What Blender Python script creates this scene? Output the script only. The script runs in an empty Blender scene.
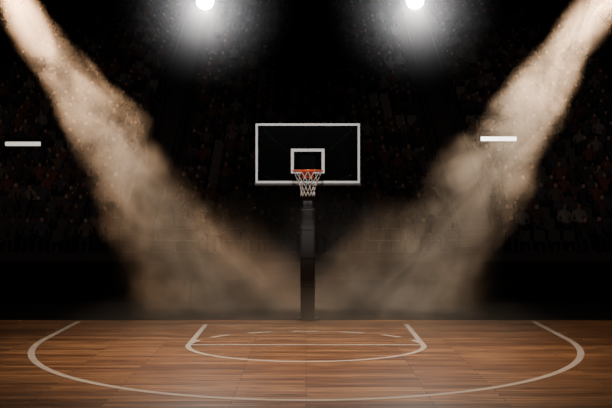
import bpy, bmesh, math, random
from mathutils import Vector, Matrix
random.seed(7)
scene = bpy.context.scene
COL = scene.collection

# ------------------------------------------------------------ helpers
def new_mat(name):
    m = bpy.data.materials.new(name); m.use_nodes = True
    return m, m.node_tree.nodes, m.node_tree.links

def simple(name, col, rough=0.5, metal=0.0, emis=None, estr=0.0, noise=0.12, nscale=8.0, spec=0.5):
    m, n, l = new_mat(name)
    b = n['Principled BSDF']
    b.inputs['Roughness'].default_value = rough
    b.inputs['Metallic'].default_value = metal
    b.inputs['Specular IOR Level'].default_value = spec
    tc = n.new('ShaderNodeTexCoord'); nz = n.new('ShaderNodeTexNoise')
    nz.inputs['Scale'].default_value = nscale; nz.inputs['Detail'].default_value = 4
    l.new(tc.outputs['Object'], nz.inputs['Vector'])
    mx = n.new('ShaderNodeMixRGB')
    mx.inputs[1].default_value = (*[c*(1-noise) for c in col], 1)
    mx.inputs[2].default_value = (*[min(1, c*(1+noise)) for c in col], 1)
    l.new(nz.outputs['Fac'], mx.inputs[0]); l.new(mx.outputs[0], b.inputs['Base Color'])
    if emis:
        b.inputs['Emission Color'].default_value = (*emis, 1)
        b.inputs['Emission Strength'].default_value = estr
    return m

def obj(name, verts, faces, mat=None, parent=None, loc=None, smooth=False):
    me = bpy.data.meshes.new(name); me.from_pydata(verts, [], faces); me.update()
    o = bpy.data.objects.new(name, me); COL.objects.link(o)
    if mat: me.materials.append(mat)
    if parent: o.parent = parent
    if loc: o.location = loc
    if smooth:
        for p in me.polygons: p.use_smooth = True
    return o

def from_bm(name, bm, mat=None, parent=None, smooth=False):
    me = bpy.data.meshes.new(name); bm.to_mesh(me); bm.free()
    o = bpy.data.objects.new(name, me); COL.objects.link(o)
    if mat: me.materials.append(mat)
    if parent: o.parent = parent
    if smooth:
        for p in me.polygons: p.use_smooth = True
    return o

def empty(name, loc=(0,0,0)):
    e = bpy.data.objects.new(name, None); COL.objects.link(e); e.location = loc
    e.empty_display_size = 0.2
    return e

def bm_box(bm, x0,x1,y0,y1,z0,z1):
    vs = [bm.verts.new(p) for p in ((x0,y0,z0),(x1,y0,z0),(x1,y1,z0),(x0,y1,z0),(x0,y0,z1),(x1,y0,z1),(x1,y1,z1),(x0,y1,z1))]
    for f in ((3,2,1,0),(4,5,6,7),(0,1,5,4),(1,2,6,5),(2,3,7,6),(3,0,4,7)):
        bm.faces.new([vs[i] for i in f])

def box(name, x0,x1,y0,y1,z0,z1, mat, parent=None, bevel=0):
    bm = bmesh.new(); bm_box(bm,x0,x1,y0,y1,z0,z1)
    o = from_bm(name,bm,mat,parent)
    if bevel:
        md=o.modifiers.new('bev','BEVEL'); md.width=bevel; md.segments=3
    return o

def bm_tube(bm, pts, r, seg=8, closed=False):
    pts=[Vector(p) for p in pts]; n=len(pts); rings=[]
    up=Vector((0,0,1))
    for i,p in enumerate(pts):
        if closed: t=pts[(i+1)%n]-pts[i-1]
        else: t=pts[min(i+1,n-1)]-pts[max(i-1,0)]
        t.normalize()
        a=up if abs(t.dot(up))<0.95 else Vector((1,0,0))
        u=t.cross(a).normalized(); v=t.cross(u).normalized()
        rr=r[i] if isinstance(r,(list,tuple)) else r
        rings.append([bm.verts.new(p+u*rr*math.cos(2*math.pi*k/seg)+v*rr*math.sin(2*math.pi*k/seg)) for k in range(seg)])
    for i in range(n if closed else n-1):
        A=rings[i]; B=rings[(i+1)%n]
        for k in range(seg):
            bm.faces.new((A[k],A[(k+1)%seg],B[(k+1)%seg],B[k]))
    if not closed:
        bm.faces.new(rings[0][::-1]); bm.faces.new(rings[-1])
    return bm

def tube(name, pts, r, mat, parent=None, seg=10, closed=False):
    bm=bmesh.new(); bm_tube(bm,pts,r,seg,closed)
    bmesh.ops.recalc_face_normals(bm,faces=bm.faces)
    return from_bm(name,bm,mat,parent,smooth=True)

def aim(o, target):
    d = Vector(target)-o.location
    o.rotation_euler = d.to_track_quat('-Z','Y').to_euler()

def light(name, kind, loc, target, energy, color=(1,1,1), parent=None, **kw):
    ld = bpy.data.lights.new(name, kind); ld.energy=energy; ld.color=color
    for k,v in kw.items(): setattr(ld,k,v)
    o=bpy.data.objects.new(name,ld); COL.objects.link(o); o.location=loc
    if target: aim(o,target)
    if parent:
        o.parent=parent; o.matrix_parent_inverse=Matrix.Translation(-Vector(parent.location))
    return o

# ------------------------------------------------------------ camera
F=1100.0; H=2.07
cam=bpy.data.cameras.new('camera'); co=bpy.data.objects.new('camera',cam); COL.objects.link(co)
cam.sensor_width=36; cam.lens=F/612*36
co.location=(0,0,H); co.rotation_euler=(math.pi/2,0,0); scene.camera=co
cam.clip_end=300

# ------------------------------------------------------------ materials
m_conc = simple('black_rubber_floor',(0.003,0.0027,0.0027),0.95,spec=0.1)
m_wall = simple('dark_wall_paint',(0.012,0.011,0.011),0.9)
m_barr = simple('black_barrier_cloth',(0.004,0.0036,0.0036),0.95,spec=0.1)
m_black= simple('black_metal',(0.02,0.02,0.022),0.45,0.6)
m_steel= simple('grey_steel',(0.09,0.09,0.095),0.4,0.7)
m_white= simple('white_enamel',(0.88,0.88,0.88),0.45,noise=0.03)
m_pad  = simple('charcoal_padding',(0.036,0.034,0.036),0.55,noise=0.2,nscale=5)
m_rim  = simple('orange_rim_enamel',(0.75,0.09,0.025),0.35)
m_net  = simple('white_net_cord',(0.7,0.66,0.62),0.8)
m_stand= simple('stand_concrete',(0.028,0.025,0.024),0.85)
m_seat = simple('seat_plastic',(0.028,0.022,0.021),0.5)

# hardwood
m_wood,n,l=new_mat('hardwood_planks')
b=n['Principled BSDF']
tc=n.new('ShaderNodeTexCoord')
br=n.new('ShaderNodeTexBrick'); br.offset=0.37; br.offset_frequency=2
br.inputs['Scale'].default_value=1.0
br.inputs['Brick Width'].default_value=2.1; br.inputs['Row Height'].default_value=0.15
br.inputs['Mortar Size'].default_value=0.006; br.inputs['Mortar Smooth'].default_value=0.3
br.inputs['Bias'].default_value=0.0
br.inputs['Color1'].default_value=(0,0,0,1); br.inputs['Color2'].default_value=(1,1,1,1); br.inputs['Mortar'].default_value=(0.3,0.3,0.3,1)
l.new(tc.outputs['Object'],br.inputs['Vector'])
cr=n.new('ShaderNodeValToRGB'); e=cr.color_ramp.elements
e[0].position=0; e[0].color=(0.20,0.082,0.032,1); e[1].position=1; e[1].color=(0.50,0.245,0.108,1)
x=e.new(0.5); x.color=(0.35,0.158,0.066,1)
l.new(br.outputs['Color'],cr.inputs['Fac'])
mp=n.new('ShaderNodeMapping'); mp.inputs['Scale'].default_value=(0.7,9,1)
l.new(tc.outputs['Object'],mp.inputs['Vector'])
gn=n.new('ShaderNodeTexNoise'); gn.inputs['Scale'].default_value=2.0; gn.inputs['Detail'].default_value=7; gn.inputs['Distortion'].default_value=0.6
l.new(mp.outputs[0],gn.inputs['Vector'])
gr=n.new('ShaderNodeValToRGB'); gr.color_ramp.elements[0].position=0.36; gr.color_ramp.elements[0].color=(0.38,0.35,0.33,1)
gr.color_ramp.elements[1].position=0.64; gr.color_ramp.elements[1].color=(1.2,1.2,1.2,1)
l.new(gn.outputs['Fac'],gr.inputs['Fac'])
mu=n.new('ShaderNodeMixRGB'); mu.blend_type='MULTIPLY'; mu.inputs[0].default_value=1
l.new(cr.outputs[0],mu.inputs[1]); l.new(gr.outputs[0],mu.inputs[2])
mo=n.new('ShaderNodeMixRGB'); mo.inputs[2].default_value=(0.03,0.012,0.006,1)
l.new(br.outputs['Fac'],mo.inputs[0]); l.new(mu.outputs[0],mo.inputs[1])
l.new(mo.outputs[0],b.inputs['Base Color'])
b.inputs['Roughness'].default_value=0.36
b.inputs['Specular IOR Level'].default_value=0.25

m_line = simple('court_line_paint',(0.66,0.54,0.45),0.5,noise=0.2,nscale=3)

# ------------------------------------------------------------ room shell
XW=22; Y0=-3; Y1=74; ZC=19
box('floor',-XW,XW,Y0,Y1,-0.2,-0.02,m_conc)
box('ceiling',-XW,XW,Y0,Y1,ZC,ZC+0.2,m_wall)
box('wall_back',-XW,XW,Y1,Y1+0.2,-0.2,ZC+0.2,m_wall)
box('wall_left',-XW-0.2,-XW,Y0,Y1,-0.2,ZC+0.2,m_wall)
box('wall_right',XW,XW+0.2,Y0,Y1,-0.2,ZC+0.2,m_wall)
box('wall_front',-XW,XW,Y0-0.2,Y0,-0.2,ZC+0.2,m_wall)

# ------------------------------------------------------------ court
court=box('basketball_court',-8.5,8.5,-2,19.6,-0.02,0.0,m_wood)
def ribbon(bm, pts, w, z=0.003):
    n=len(pts); L=[];R=[]
    for i,p in enumerate(pts):
        a=Vector(pts[max(i-1,0)]); c=Vector(pts[min(i+1,n-1)])
        t=(c-a).normalized(); nn=Vector((-t.y,t.x))
        p=Vector(p)
        L.append(bm.verts.new((*(p+nn*w/2),z))); R.append(bm.verts.new((*(p-nn*w/2),z)))
    for i in range(n-1): bm.faces.new((R[i],R[i+1],L[i+1],L[i]))
bm=bmesh.new()
W3=4.0; yc=16.85; B3=5.25
pts=[(-W3,19.35),(-W3,18.0)]+[(-W3*math.cos(a),yc-B3*math.sin(a)) for a in [math.pi*k/96 for k in range(97)]]+[(W3,18.0),(W3,19.35)]
ribbon(bm,pts,0.095)
RK=1.72; yf=16.15
ribbon(bm,[(-RK,18.9),(-RK,yf)],0.08); ribbon(bm,[(RK,yf),(RK,18.9)],0.08)
ribbon(bm,[(-RK-0.04,yf),(RK+0.04,yf)],0.08,0.0035)
ribbon(bm,[(-RK*math.cos(a),yf-RK*math.sin(a)) for a in [math.pi*k/64 for k in range(65)]],0.08,0.004)
for k in range(7):
    a0=math.pi*(k+0.25)/7; a1=math.pi*(k+0.78)/7
    ribbon(bm,[(RK*math.cos(a0+(a1-a0)*j/8),yf+RK*math.sin(a0+(a1-a0)*j/8)) for j in range(9)],0.09,0.004)
bmesh.ops.recalc_face_normals(bm,faces=bm.faces)
cl=from_bm('court_lines',bm,m_line,court)

# ------------------------------------------------------------ hoop
hoop=empty('basketball_hoop',(0.03,19.0,0))
BW=1.80; BH=1.03; ZB=2.43; ZT=ZB+BH
m_glass,n,l=new_mat('tinted_backboard_glass')
for nd in list(n):
    if nd.type=='BSDF_PRINCIPLED': n.remove(nd)
tr=n.new('ShaderNodeBsdfTransparent'); tr.inputs[0].default_value=(0.5,0.52,0.54,1)
gl=n.new('ShaderNodeBsdfGlossy'); gl.inputs['Roughness'].default_value=0.15; gl.inputs[0].default_value=(0.8,0.8,0.8,1)
mx=n.new('ShaderNodeMixShader'); fr=n.new('ShaderNodeFresnel'); fr.inputs[0].default_value=1.45
l.new(fr.outputs[0],mx.inputs[0]); l.new(tr.outputs[0],mx.inputs[1]); l.new(gl.outputs[0],mx.inputs[2])
l.new(mx.outputs[0],n['Material Output'].inputs['Surface'])
box('glass_panel',-BW/2+0.03,BW/2-0.03,-0.006,0.006,ZB+0.03,ZT-0.03,m_glass,hoop)
def frame(name,x0,x1,z0,z1,w,y0,y1,mat):
    bm=bmesh.new()
    bm_box(bm,x0,x1,y0,y1,z1-w,z1); bm_box(bm,x0,x1,y0,y1,z0,z0+w)
    bm_box(bm,x0,x0+w,y0,y1,z0+w,z1-w); bm_box(bm,x1-w,x1,y0,y1,z0+w,z1-w)
    return from_bm(name,bm,mat,hoop)
frame('board_frame',-BW/2,BW/2,ZB,ZT,0.038,-0.02,0.03,m_white)
frame('target_square',-0.29,0.29,2.60,3.025,0.05,-0.011,-0.007,m_white)
box('bottom_pad',-BW/2-0.02,BW/2+0.02,-0.035,0.045,ZB-0.045,ZB-0.001,m_pad,hoop,0.012)
bm=bmesh.new()
for sx in (-1,1):
    bm_tube(bm,[(sx*0.75,0.06,ZT-0.12),(sx*0.12,0.5,2.75)],0.022)
    bm_tube(bm,[(sx*0.75,0.06,ZB+0.12),(sx*0.12,0.5,2.35)],0.022)
from_bm('rear_braces',bm,m_black,hoop,True)
RZ=2.63; RR=0.245; RY=-0.40
bm=bmesh.new(); bm_box(bm,-0.10,0.10,-0.03,-0.012,RZ-0.11,RZ+0.02); bm_box(bm,-0.08,0.08,-0.17,-0.03,RZ-0.015,RZ+0.01)
bm_box(bm,-0.085,-0.07,-0.15,-0.03,RZ-0.08,RZ-0.01); bm_box(bm,0.07,0.085,-0.15,-0.03,RZ-0.08,RZ-0.01)
from_bm('rim_bracket',bm,m_rim,hoop)
tube('rim',[(RR*math.cos(2*math.pi*k/48),RY+RR*math.sin(2*math.pi*k/48),RZ) for k in range(48)],0.016,m_rim,hoop,10,True)
bm=bmesh.new(); N=12
zz=[0,-0.09,-0.18,-0.26,-0.34,-0.42]; rr=[RR-0.005,0.205,0.165,0.13,0.115,0.12]
def npnt(level,idx):
    a=2*math.pi*(idx+0.5*(level%2))/N
    return (rr[level]*math.cos(a),RY+rr[level]*math.sin(a),RZ-0.01+zz[level])
for lv in range(5):
    for i in range(N):
        j=[i,i-1] if lv%2==0 else [i,i+1]
        for q in j: bm_tube(bm,[npnt(lv,i),npnt(lv+1,q)],0.0055,5)
for i in range(N):
    a=2*math.pi*i/N
    bm_tube(bm,[(RR*math.cos(a),RY+RR*math.sin(a),RZ+0.016),(rr[0]*math.cos(a),RY+rr[0]*math.sin(a),RZ-0.02)],0.009,5)
from_bm('net',bm,m_net,hoop,True)
box('padded_post',-0.13,0.13,0.45,0.72,0.03,2.0,m_pad,hoop,0.035)
box('post_neck',-0.09,0.09,0.48,0.66,2.0,2.42,m_steel,hoop,0.01)
bm=bmesh.new()
bm_box(bm,-0.11,0.11,0.06,0.62,2.42,2.52); bm_box(bm,-0.13,0.13,0.02,0.07,2.40,2.9)
bm_box(bm,-0.07,0.07,0.46,0.60,2.52,2.80)
from_bm('extension_arm',bm,m_black,hoop)
bm=bmesh.new()
for z in (0.6,1.1,1.6): bm_box(bm,-0.134,0.134,0.445,0.725,z,z+0.02)
from_bm('pad_straps',bm,m_black,hoop)
box('base_plate',-0.2,0.2,0.62,0.80,-0.019,0.03,m_black,hoop,0.008)

# ------------------------------------------------------------ courtside barrier
bm=bmesh.new()
for i in range(12):
    x0=-15+i*2.5
    bm_box(bm,x0+0.02,x0+2.48,23.6,23.68,0.0,0.45); bm_box(bm,x0+0.1,x0+0.2,23.68,24.0,-0.02,0.05); bm_box(bm,x0+2.3,x0+2.4,23.68,24.0,-0.02,0.05)
bm_box(bm,-15,15,23.6,23.68,-0.02,0.0)
from_bm('courtside_barrier',bm,m_barr)

# ------------------------------------------------------------ stands
ROWS=38; SY=40.0; DY=0.82; DZ=0.42; ZS=0.3
bm=bmesh.new()
for i in range(ROWS):
    y=SY+i*DY; z=ZS+i*DZ
    bm_box(bm,-21.5,21.5,y,y+DY,-0.02,z)
AIS=[-16.0,-6.2,6.2,16.0]
for a in AIS:
    for i in range(1,ROWS):
        y=SY+i*DY; z=ZS+i*DZ
        bm_box(bm,a-0.55,a+0.55,y-DY/2,y,z-DZ,z-DZ/2)
stands=from_bm('spectator_stands',bm,m_stand)
bm=bmesh.new()
for a in AIS:
    for s in (-0.6,0.6):
        top=[]
        for i in range(0,ROWS,4):
            y=SY+i*DY+0.05; z=ZS+i*DZ
            bm_tube(bm,[(a+s,y,z),(a+s,y,z+0.9)],0.025,6)
            top.append((a+s,y,z+0.9))
        bm_tube(bm,top,0.03,6)
from_bm('aisle_railings',bm,m_black,stands)
seats=[]; bm=bmesh.new()
for i in range(ROWS):
    y=SY+i*DY; z=ZS+i*DZ
    half=min(21.0,(y)*0.278+1.5)
    k=int(half/0.54)
    for j in range(-k,k+1):
        x=j*0.54
        if any(abs(x-a)<0.95 for a in AIS): continue
        seats.append((x,y+0.5,z))
        bm_box(bm,x-0.22,x+0.22,y+0.30,y+0.70,z+0.38,z+0.43)
        bm_box(bm,x-0.22,x+0.22,y+0.70,y+0.74,z+0.40,z+0.80)
        bm_box(bm,x-0.05,x+0.05,y+0.5,y+0.6,z,z+0.38)
from_bm('stand_seats',bm,m_seat,stands)

def figure(kind):
    J=[];E=[];R=[]
    def add(p,r,par=None):
        J.append(p);R.append(r)
        if par is not None: E.append((par,len(J)-1))
        return len(J)-1
    if kind=='stand':
        pel=add((0,0.05,0.88),(0.16,0.12)); yb=0.05; z0=0.88
    else:
        pel=add((0,0.05,0.53),(0.17,0.13)); yb=0.05; z0=0.53
    lean=-0.12 if kind=='lean' else 0.0
    ab=add((0,yb+lean*0.3,z0+0.22),(0.15,0.11),pel)
    ch=add((0,yb+lean*0.8,z0+0.44),(0.19,0.12),ab)
    nk=add((0,yb+lean-0.01,z0+0.58),(0.06,0.06),ch)
    hd=add((0,yb+lean-0.03,z0+0.68),(0.085,0.095),nk)
    h2=add((0,yb+lean-0.02,z0+0.79),(0.075,0.085),hd)
    for s in (-1,1):
        if kind=='stand':
            kn=add((s*0.11,0.0,0.48),(0.075,0.075),pel); an=add((s*0.11,0.05,0.07),(0.05,0.05),kn); add((s*0.12,-0.1,0.045),(0.045,0.04),an)
        else:
            kn=add((s*0.13,-0.38,0.53),(0.075,0.075),pel); an=add((s*0.13,-0.36,0.09),(0.05,0.05),kn); add((s*0.14,-0.47,0.05),(0.045,0.04),an)
        so=add((s*0.21,yb+lean*0.9,z0+0.47),(0.07,0.07),ch)
        if kind=='cheer' or (kind=='stand'):
            el=add((s*0.33,yb-0.1,z0+0.62),(0.05,0.05),so); add((s*0.27,yb-0.12,z0+0.90),(0.035,0.035),el)
        else:
            el=add((s*0.27,yb+lean-0.05,z0+0.2),(0.05,0.05),so); add((s*0.12,yb+lean-0.28,z0+0.14),(0.035,0.035),el)
    me=bpy.data.meshes.new('fig'); me.from_pydata(J,E,[]); o=bpy.data.objects.new('fig',me); COL.objects.link(o)
    sk=o.modifiers.new('s','SKIN')
    for i,v in enumerate(me.skin_vertices[0].data):
        v.radius=R[i]; v.use_root=(i==0)
    sb=o.modifiers.new('sub','SUBSURF'); sb.levels=1; sb.render_levels=1
    dg=bpy.context.evaluated_depsgraph_get(); dg.update()
    em=o.evaluated_get(dg).to_mesh()
    V=[tuple(v.co) for v in em.vertices]; P=[tuple(p.vertices) for p in em.polygons]
    mi=[]
    for p in em.polygons:
        c=p.center
        if c.z>z0+0.60 and abs(c.x)<0.12:
            mi.append(2 if (c.z>z0+0.80 or c.y>yb+lean+0.02) else 1)
        elif (kind in('cheer','stand') and c.z>z0+0.8): mi.append(1)
        elif c.z<z0-0.02 or (kind!='stand' and c.y<-0.12 and c.z<0.62): mi.append(3)
        else: mi.append(0)
    o.evaluated_get(dg).to_mesh_clear()
    bpy.data.objects.remove(o); return V,P,mi
figs=[figure('sit'),figure('lean'),figure('cheer'),figure('stand')]
def island_mat(name, cols, rough=0.8):
    m,n,l=new_mat(name); b=n['Principled BSDF']; b.inputs['Roughness'].default_value=rough
    b.inputs['Specular IOR Level'].default_value=0.2
    g=n.new('ShaderNodeNewGeometry'); r=n.new('ShaderNodeValToRGB'); r.color_ramp.interpolation='CONSTANT'
    e=r.color_ramp.elements
    while len(e)<len(cols): e.new(0.5)
    for i,c in enumerate(cols):
        e[i].position=i/len(cols); e[i].color=(*c,1)
    l.new(g.outputs['Random Per Island'],r.inputs[0]); l.new(r.outputs[0],b.inputs['Base Color'])
    return m
m_cl=island_mat('spectator_shirts',[(0.11,0.045,0.035),(0.035,0.034,0.038),(0.05,0.05,0.065),(0.04,0.035,0.03),(0.15,0.135,0.125),(0.03,0.025,0.025),(0.09,0.07,0.055),(0.06,0.035,0.032),(0.05,0.05,0.055),(0.035,0.033,0.033)])
m_sk=island_mat('spectator_skin',[(0.28,0.19,0.14),(0.2,0.12,0.08),(0.34,0.23,0.18),(0.12,0.07,0.05)])
m_ha=island_mat('spectator_hair',[(0.02,0.015,0.01),(0.06,0.035,0.02),(0.14,0.09,0.05),(0.01,0.01,0.01)])
m_tr=island_mat('spectator_trousers',[(0.02,0.02,0.03),(0.02,0.02,0.02),(0.03,0.035,0.05),(0.05,0.04,0.03)])
V=[];P=[];MI=[]
for (x,y,z) in seats:
    if random.random()<0.25: continue
    fv,fp,fm=random.choices(figs,[5,4,1.2,0.4])[0]
    s=random.uniform(0.92,1.05); off=len(V); th=random.uniform(-0.25,0.25); c,sn=math.cos(th),math.sin(th)
    for v in fv:
        vx,vy,vz=v[0]*s,v[1]*s,v[2]*s
        V.append((x+vx*c-vy*sn,y+vx*sn+vy*c,z+vz-0.005))
    for p in fp: P.append(tuple(i+off for i in p))
    MI+=fm
crowd=obj('spectator_crowd',V,P,None,None,None,True)
for m in (m_cl,m_sk,m_ha,m_tr): crowd.data.materials.append(m)
crowd.data.polygons.foreach_set('material_index',MI)

# ------------------------------------------------------------ trusses
def truss(name,y,z,x0,x1):
    bm=bmesh.new(); s=0.2
    cor=[(-s,-s),(s,-s),(s,s),(-s,s)]
    for a,b_ in cor: bm_tube(bm,[(x0,y+a,z+b_),(x1,y+a,z+b_)],0.03,8)
    nn=int((x1-x0)/0.5)
    for i in range(nn):
        xa=x0+i*0.5; xb=xa+0.5
        for k in range(4):
            p=cor[k]; q=cor[(k+1)%4]
            if i%2: p,q=q,p
            bm_tube(bm,[(xa,y+p[0],z+p[1]),(xb,y+q[0],z+q[1])],0.014,5)
    for xx in [x0+1,0,x1-1]: bm_tube(bm,[(xx,y,z+s),(xx,y,ZC-0.001)],0.012,5)
    return from_bm(name,bm,m_black,None,True)
truss('lighting_truss',24.0,7.9,-10,10)
truss('lighting_truss',19.9,8.4,-9,9)
truss('roof_truss',34.0,15.5,-20,20)

m_lens=simple('lamp_lens',(0.9,0.9,0.9),0.3,0,(1,0.98,0.95),120)
m_lensw=simple('warm_lamp_lens',(0.9,0.9,0.9),0.3,0,(1,0.72,0.48),60)
def lamp(name,loc,target,zt,mat,R=0.17):
    e=empty(name,loc)
    d=(Vector(target)-Vector(loc)).normalized()
    q=d.to_track_quat('-Z','Y').to_matrix().to_4x4()
    bm=bmesh.new()
    prof=[(0.0,0.32),(0.10,0.32),(0.12,0.24),(0.13,0.10),(R,-0.02),(R+0.015,-0.10),(R,-0.10),(R-0.02,-0.03),(0,-0.03)]
    seg=24; rings=[]
    for r,z in prof: rings.append([bm.verts.new((r*math.cos(2*math.pi*k/seg),r*math.sin(2*math.pi*k/seg),z)) for k in range(seg)])
    for i in range(len(prof)-1):
        for k in range(seg): bm.faces.new((rings[i][k],rings[i+1][k],rings[i+1][(k+1)%seg],rings[i][(k+1)%seg]))
    bmesh.ops.remove_doubles(bm,verts=bm.verts,dist=1e-4)
    bm.transform(q)
    from_bm('lamp_can',bm,m_black,e,True)
    bm=bmesh.new(); bmesh.ops.create_circle(bm,cap_ends=True,radius=R-0.01,segments=24)
    bmesh.ops.translate(bm,verts=bm.verts,vec=(0,0,-0.045)); bm.transform(q)
    from_bm('lens',bm,mat,e)
    bm=bmesh.new(); top=zt-loc[2]
    bm_tube(bm,[(-R-0.05,0,0.05),(-R-0.05,0,0.38),(R+0.05,0,0.38),(R+0.05,0,0.05)],0.015,6)
    bm_tube(bm,[(0,0,0.38),(0,0,top)],0.02,6)
    from_bm('yoke',bm,m_black,e,True)
    return e,d

def mathfac(n,l):
    def M(op,a,b=None,c=None,clamp=False):
        q=n.new('ShaderNodeMath'); q.operation=op; q.use_clamp=clamp
        for i,v in enumerate((a,b,c)):
            if v is None: continue
            if isinstance(v,(int,float)): q.inputs[i].default_value=v
            else: l.new(v,q.inputs[i])
        return q.outputs[0]
    return M

# soft radial haze around each hanging lamp
m_hz,n,l=new_mat('lamp_haze')
for nd in list(n):
    if nd.type=='BSDF_PRINCIPLED': n.remove(nd)
M=mathfac(n,l); tc=n.new('ShaderNodeTexCoord')
vl=n.new('ShaderNodeVectorMath'); vl.operation='LENGTH'; l.new(tc.outputs['Object'],vl.inputs[0])
f=M('SUBTRACT',1.0,M('DIVIDE',vl.outputs['Value'],2.3),None,True)
nz=n.new('ShaderNodeTexNoise'); nz.inputs['Scale'].default_value=1.3; nz.inputs['Detail'].default_value=4
l.new(tc.outputs['Object'],nz.inputs['Vector'])
dd=M('MULTIPLY',M('MULTIPLY',M('POWER',f,3.0),M('MULTIPLY_ADD',nz.outputs['Fac'],0.8,0.3)),1.3)
sc=n.new('ShaderNodeVolumeScatter'); sc.inputs['Color'].default_value=(0.96,0.96,0.97,1)
l.new(dd,sc.inputs['Density']); l.new(sc.outputs[0],n['Material Output'].inputs['Volume'])
m_hz.cycles.volume_step_rate=0.5

TL=[((-2.2,24.0,6.50),(-1.6,14,0)),((2.38,24.0,6.52),(1.6,14,0))]
for loc,t in TL:
    e,d=lamp('hanging_spotlight',loc,t,7.7,m_lens,0.2)
    p=Vector(loc)+d*0.16
    light('floodbeam','SPOT',p,t,420,(1,0.86,0.70),e,spot_size=math.radians(75),spot_blend=0.8,shadow_soft_size=0.15)
    light('glow_bulb','POINT',p,None,150,(0.96,0.96,1),e,shadow_soft_size=0.18)
    bm=bmesh.new(); bmesh.ops.create_icosphere(bm,subdivisions=3,radius=2.3)
    h=from_bm('haze_halo',bm,m_hz,e)

BL=[((-6.35,19.9,7.33),(-1.40,21.2,-0.2),(1,0.60,0.34)),((6.42,19.9,7.33),(1.50,21.2,-0.2),(1,0.66,0.41))]

def smoke_mat(name,L,r0,r1,dens,seed,color):
    m,n,l=new_mat(name)
    for nd in list(n):
        if nd.type=='BSDF_PRINCIPLED': n.remove(nd)
    tc=n.new('ShaderNodeTexCoord'); sp=n.new('ShaderNodeSeparateXYZ'); l.new(tc.outputs['Object'],sp.inputs[0])
    M=mathfac(n,l)
    t=M('DIVIDE',M('MULTIPLY',sp.outputs['Z'],-1.0),L,clamp=True)
    rad=M('SQRT',M('ADD',M('MULTIPLY',sp.outputs['X'],sp.outputs['X']),M('MULTIPLY',sp.outputs['Y'],sp.outputs['Y'])))
    R=M('MULTIPLY_ADD',M('POWER',t,2.0),r1-r0,r0)
    nz2=n.new('ShaderNodeTexNoise'); nz2.inputs['Scale'].default_value=0.9; nz2.inputs['Detail'].default_value=3
    mp0=n.new('ShaderNodeMapping'); mp0.inputs['Location'].default_value=(seed+5,seed,0); l.new(tc.outputs['Object'],mp0.inputs[0]); l.new(mp0.outputs[0],nz2.inputs['Vector'])
    rn=M('DIVIDE',rad,R)
    rn2=M('ADD',rn,M('MULTIPLY',M('SUBTRACT',nz2.outputs['Fac'],0.5),M('MULTIPLY_ADD',t,2.2,0.25)))
    mr=n.new('ShaderNodeMapRange'); mr.interpolation_type='SMOOTHSTEP'
    mr.inputs['From Min'].default_value=1.05; mr.inputs['From Max'].default_value=0.15
    l.new(rn2,mr.inputs['Value'])
    fall=mr.outputs['Result']
    mp=n.new('ShaderNodeMapping'); mp.inputs['Location'].default_value=(seed,0,seed*2); mp.inputs['Scale'].default_value=(1,1,0.6)
    l.new(tc.outputs['Object'],mp.inputs[0])
    nz=n.new('ShaderNodeTexNoise'); nz.inputs['Scale'].default_value=1.2; nz.inputs['Detail'].default_value=6; nz.inputs['Roughness'].default_value=0.58; nz.inputs['Distortion'].default_value=1.7
    l.new(mp.outputs[0],nz.inputs['Vector'])
    mr2=n.new('ShaderNodeMapRange'); mr2.interpolation_type='SMOOTHSTEP'; mr2.inputs['From Min'].default_value=0.40; mr2.inputs['From Max'].default_value=0.63
    l.new(nz.outputs['Fac'],mr2.inputs['Value'])
    w=M('MULTIPLY_ADD',mr2.outputs['Result'],0.88,0.12)
    ax=n.new('ShaderNodeValToRGB'); e=ax.color_ramp.elements
    e[0].position=0; e[0].color=(0.15,0.15,0.15,1); e[1].position=1; e[1].color=(0,0,0,1)
    for p,v in ((0.2,0.8),(0.54,1.0),(0.68,0.27),(0.92,0.25)):
        q=e.new(p); q.color=(v,v,v,1)
    l.new(t,ax.inputs[0])
    d=M('MULTIPLY',M('MULTIPLY',M('MULTIPLY',fall,w),ax.outputs[0]),dens)
    sc=n.new('ShaderNodeVolumeScatter'); sc.inputs['Color'].default_value=(*color,1); sc.inputs['Anisotropy'].default_value=0.0
    l.new(d,sc.inputs['Density']); l.new(sc.outputs[0],n['Material Output'].inputs['Volume'])
    m.cycles.volume_step_rate=0.3
    return m

for i,(loc,tg,c) in enumerate(BL):
    e,d=lamp('stage_spotlight',loc,tg,8.2,m_lensw,0.2)
    Lb=(Vector(tg)-Vector(loc)).length
    p=Vector(loc)+d*0.12
    light('beam','SPOT',p,tg,28000,c,e,spot_size=math.radians(24),spot_blend=1.0,shadow_soft_size=0.18)
    bm=bmesh.new(); seg=32
    prof=[(0.46,-0.1),(0.74,-Lb*0.35),(1.15,-Lb*0.65),(1.75,-Lb+0.25)]
    rings=[[bm.verts.new((r*math.cos(2*math.pi*k/seg),r*math.sin(2*math.pi*k/seg),z)) for k in range(seg)] for r,z in prof]
    for A,B in zip(rings,rings[1:]):
        for k in range(seg): bm.faces.new((A[k],B[k],B[(k+1)%seg],A[(k+1)%seg]))
    bm.faces.new(rings[0]); bm.faces.new(rings[-1][::-1]); bmesh.ops.recalc_face_normals(bm,faces=bm.faces)
    s=from_bm('smoke_plume',bm,smoke_mat('smoke_%d'%i,Lb,0.42,1.65,1.1,3.1+i*7.7,(0.90,0.78,0.66)))
    s.location=p; s.rotation_euler=d.to_track_quat('-Z','Y').to_euler()

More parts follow.
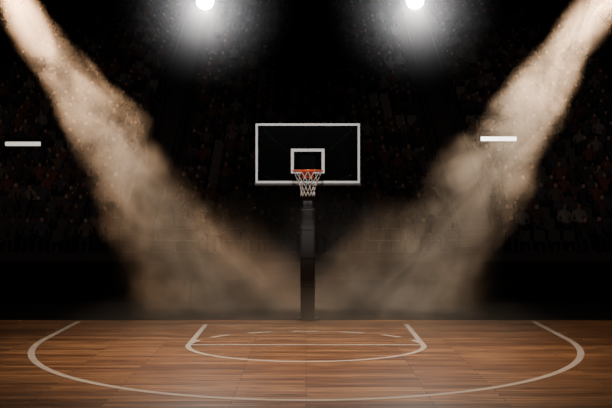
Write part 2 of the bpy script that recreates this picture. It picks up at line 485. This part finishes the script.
# haze drifting over / behind the far end of the court
def drift(name,rx,ry,rz,loc,dens,seed,z0,pw=1.0):
    m,n,l=new_mat(name)
    for nd in list(n):
        if nd.type=='BSDF_PRINCIPLED': n.remove(nd)
    M=mathfac(n,l); tc=n.new('ShaderNodeTexCoord')
    mp=n.new('ShaderNodeMapping'); mp.inputs['Scale'].default_value=(1/rx,1/ry,1/rz); l.new(tc.outputs['Object'],mp.inputs[0])
    vl=n.new('ShaderNodeVectorMath'); vl.operation='LENGTH'; l.new(mp.outputs[0],vl.inputs[0])
    f=M('SUBTRACT',1.0,vl.outputs['Value'],None,True)
    f=M('POWER',f,pw)
    mp2=n.new('ShaderNodeMapping'); mp2.inputs['Location'].default_value=(seed,0,0); l.new(tc.outputs['Object'],mp2.inputs[0])
    nz=n.new('ShaderNodeTexNoise'); nz.inputs['Scale'].default_value=0.9; nz.inputs['Detail'].default_value=5; nz.inputs['Distortion'].default_value=1
    l.new(mp2.outputs[0],nz.inputs['Vector'])
    dd=M('MULTIPLY',M('MULTIPLY',f,M('POWER',nz.outputs['Fac'],2.5)),dens)
    sc=n.new('ShaderNodeVolumeScatter'); sc.inputs['Color'].default_value=(0.95,0.83,0.71,1)
    l.new(dd,sc.inputs['Density']); l.new(sc.outputs[0],n['Material Output'].inputs['Volume'])
    m.cycles.volume_step_rate=0.5
    g=box(name,-rx,rx,-ry,ry,z0,rz,m); g.location=loc
    return g
drift('ground_haze',4.5,3.0,0.9,(0,17.2,0),0.6,0,0.006)
drift('drifting_haze',4.6,1.2,2.2,(0,21.6,0.3),0.75,4,-0.29)

# ------------------------------------------------------------ light strips
for k,(cx,cz,es) in enumerate(((-6.67,3.49,1.0),(4.54,3.61,6))):
    m_tube=simple('led_tube_%d'%k,(0.5,0.5,0.5),0.4,0,(1,0.93,0.82),es)
    e=empty('hanging_strip_light',(cx,26,cz))
    box('housing',-0.46,0.46,-0.09,0.09,0.05,0.14,m_black,e,0.01)
    bm=bmesh.new()
    for yy in (-0.045,0.045): bm_tube(bm,[(-0.42,yy,0.0),(0.42,yy,0.0)],0.045,12)
    from_bm('tubes',bm,m_tube,e,True)
    bm=bmesh.new()
    for sx in (-1,1):
        bm_box(bm,sx*0.44-0.02,sx*0.44+0.02,-0.09,0.09,-0.05,0.06)
        bm_tube(bm,[(sx*0.35,0,0.13),(sx*0.35,0,ZC-0.001-cz)],0.008,5)
    from_bm('caps_and_cables',bm,m_black,e)

# ------------------------------------------------------------ general lights
light('court_light','SPOT',(0,14.5,10),(0,15.0,0),5200,(1,0.80,0.60),None,spot_size=math.radians(58),spot_blend=1.0,shadow_soft_size=1.0)
light('hoop_light','SPOT',(0,6,9),(0,19,3.0),5500,(1,0.98,0.95),None,spot_size=math.radians(12),spot_blend=0.6,shadow_soft_size=0.3)
light('stand_light','SPOT',(-8,16,16),(-12,46,4),3200,(1,0.80,0.70),None,spot_size=math.radians(46),spot_blend=1,shadow_soft_size=0.5)
light('stand_light','SPOT',(8,16,16),(12,46,4),3200,(1,0.80,0.70),None,spot_size=math.radians(46),spot_blend=1,shadow_soft_size=0.5)

w=bpy.data.worlds.new('world'); scene.world=w; w.use_nodes=True
w.node_tree.nodes['Background'].inputs[0].default_value=(0.01,0.01,0.012,1)
w.node_tree.nodes['Background'].inputs[1].default_value=0.3
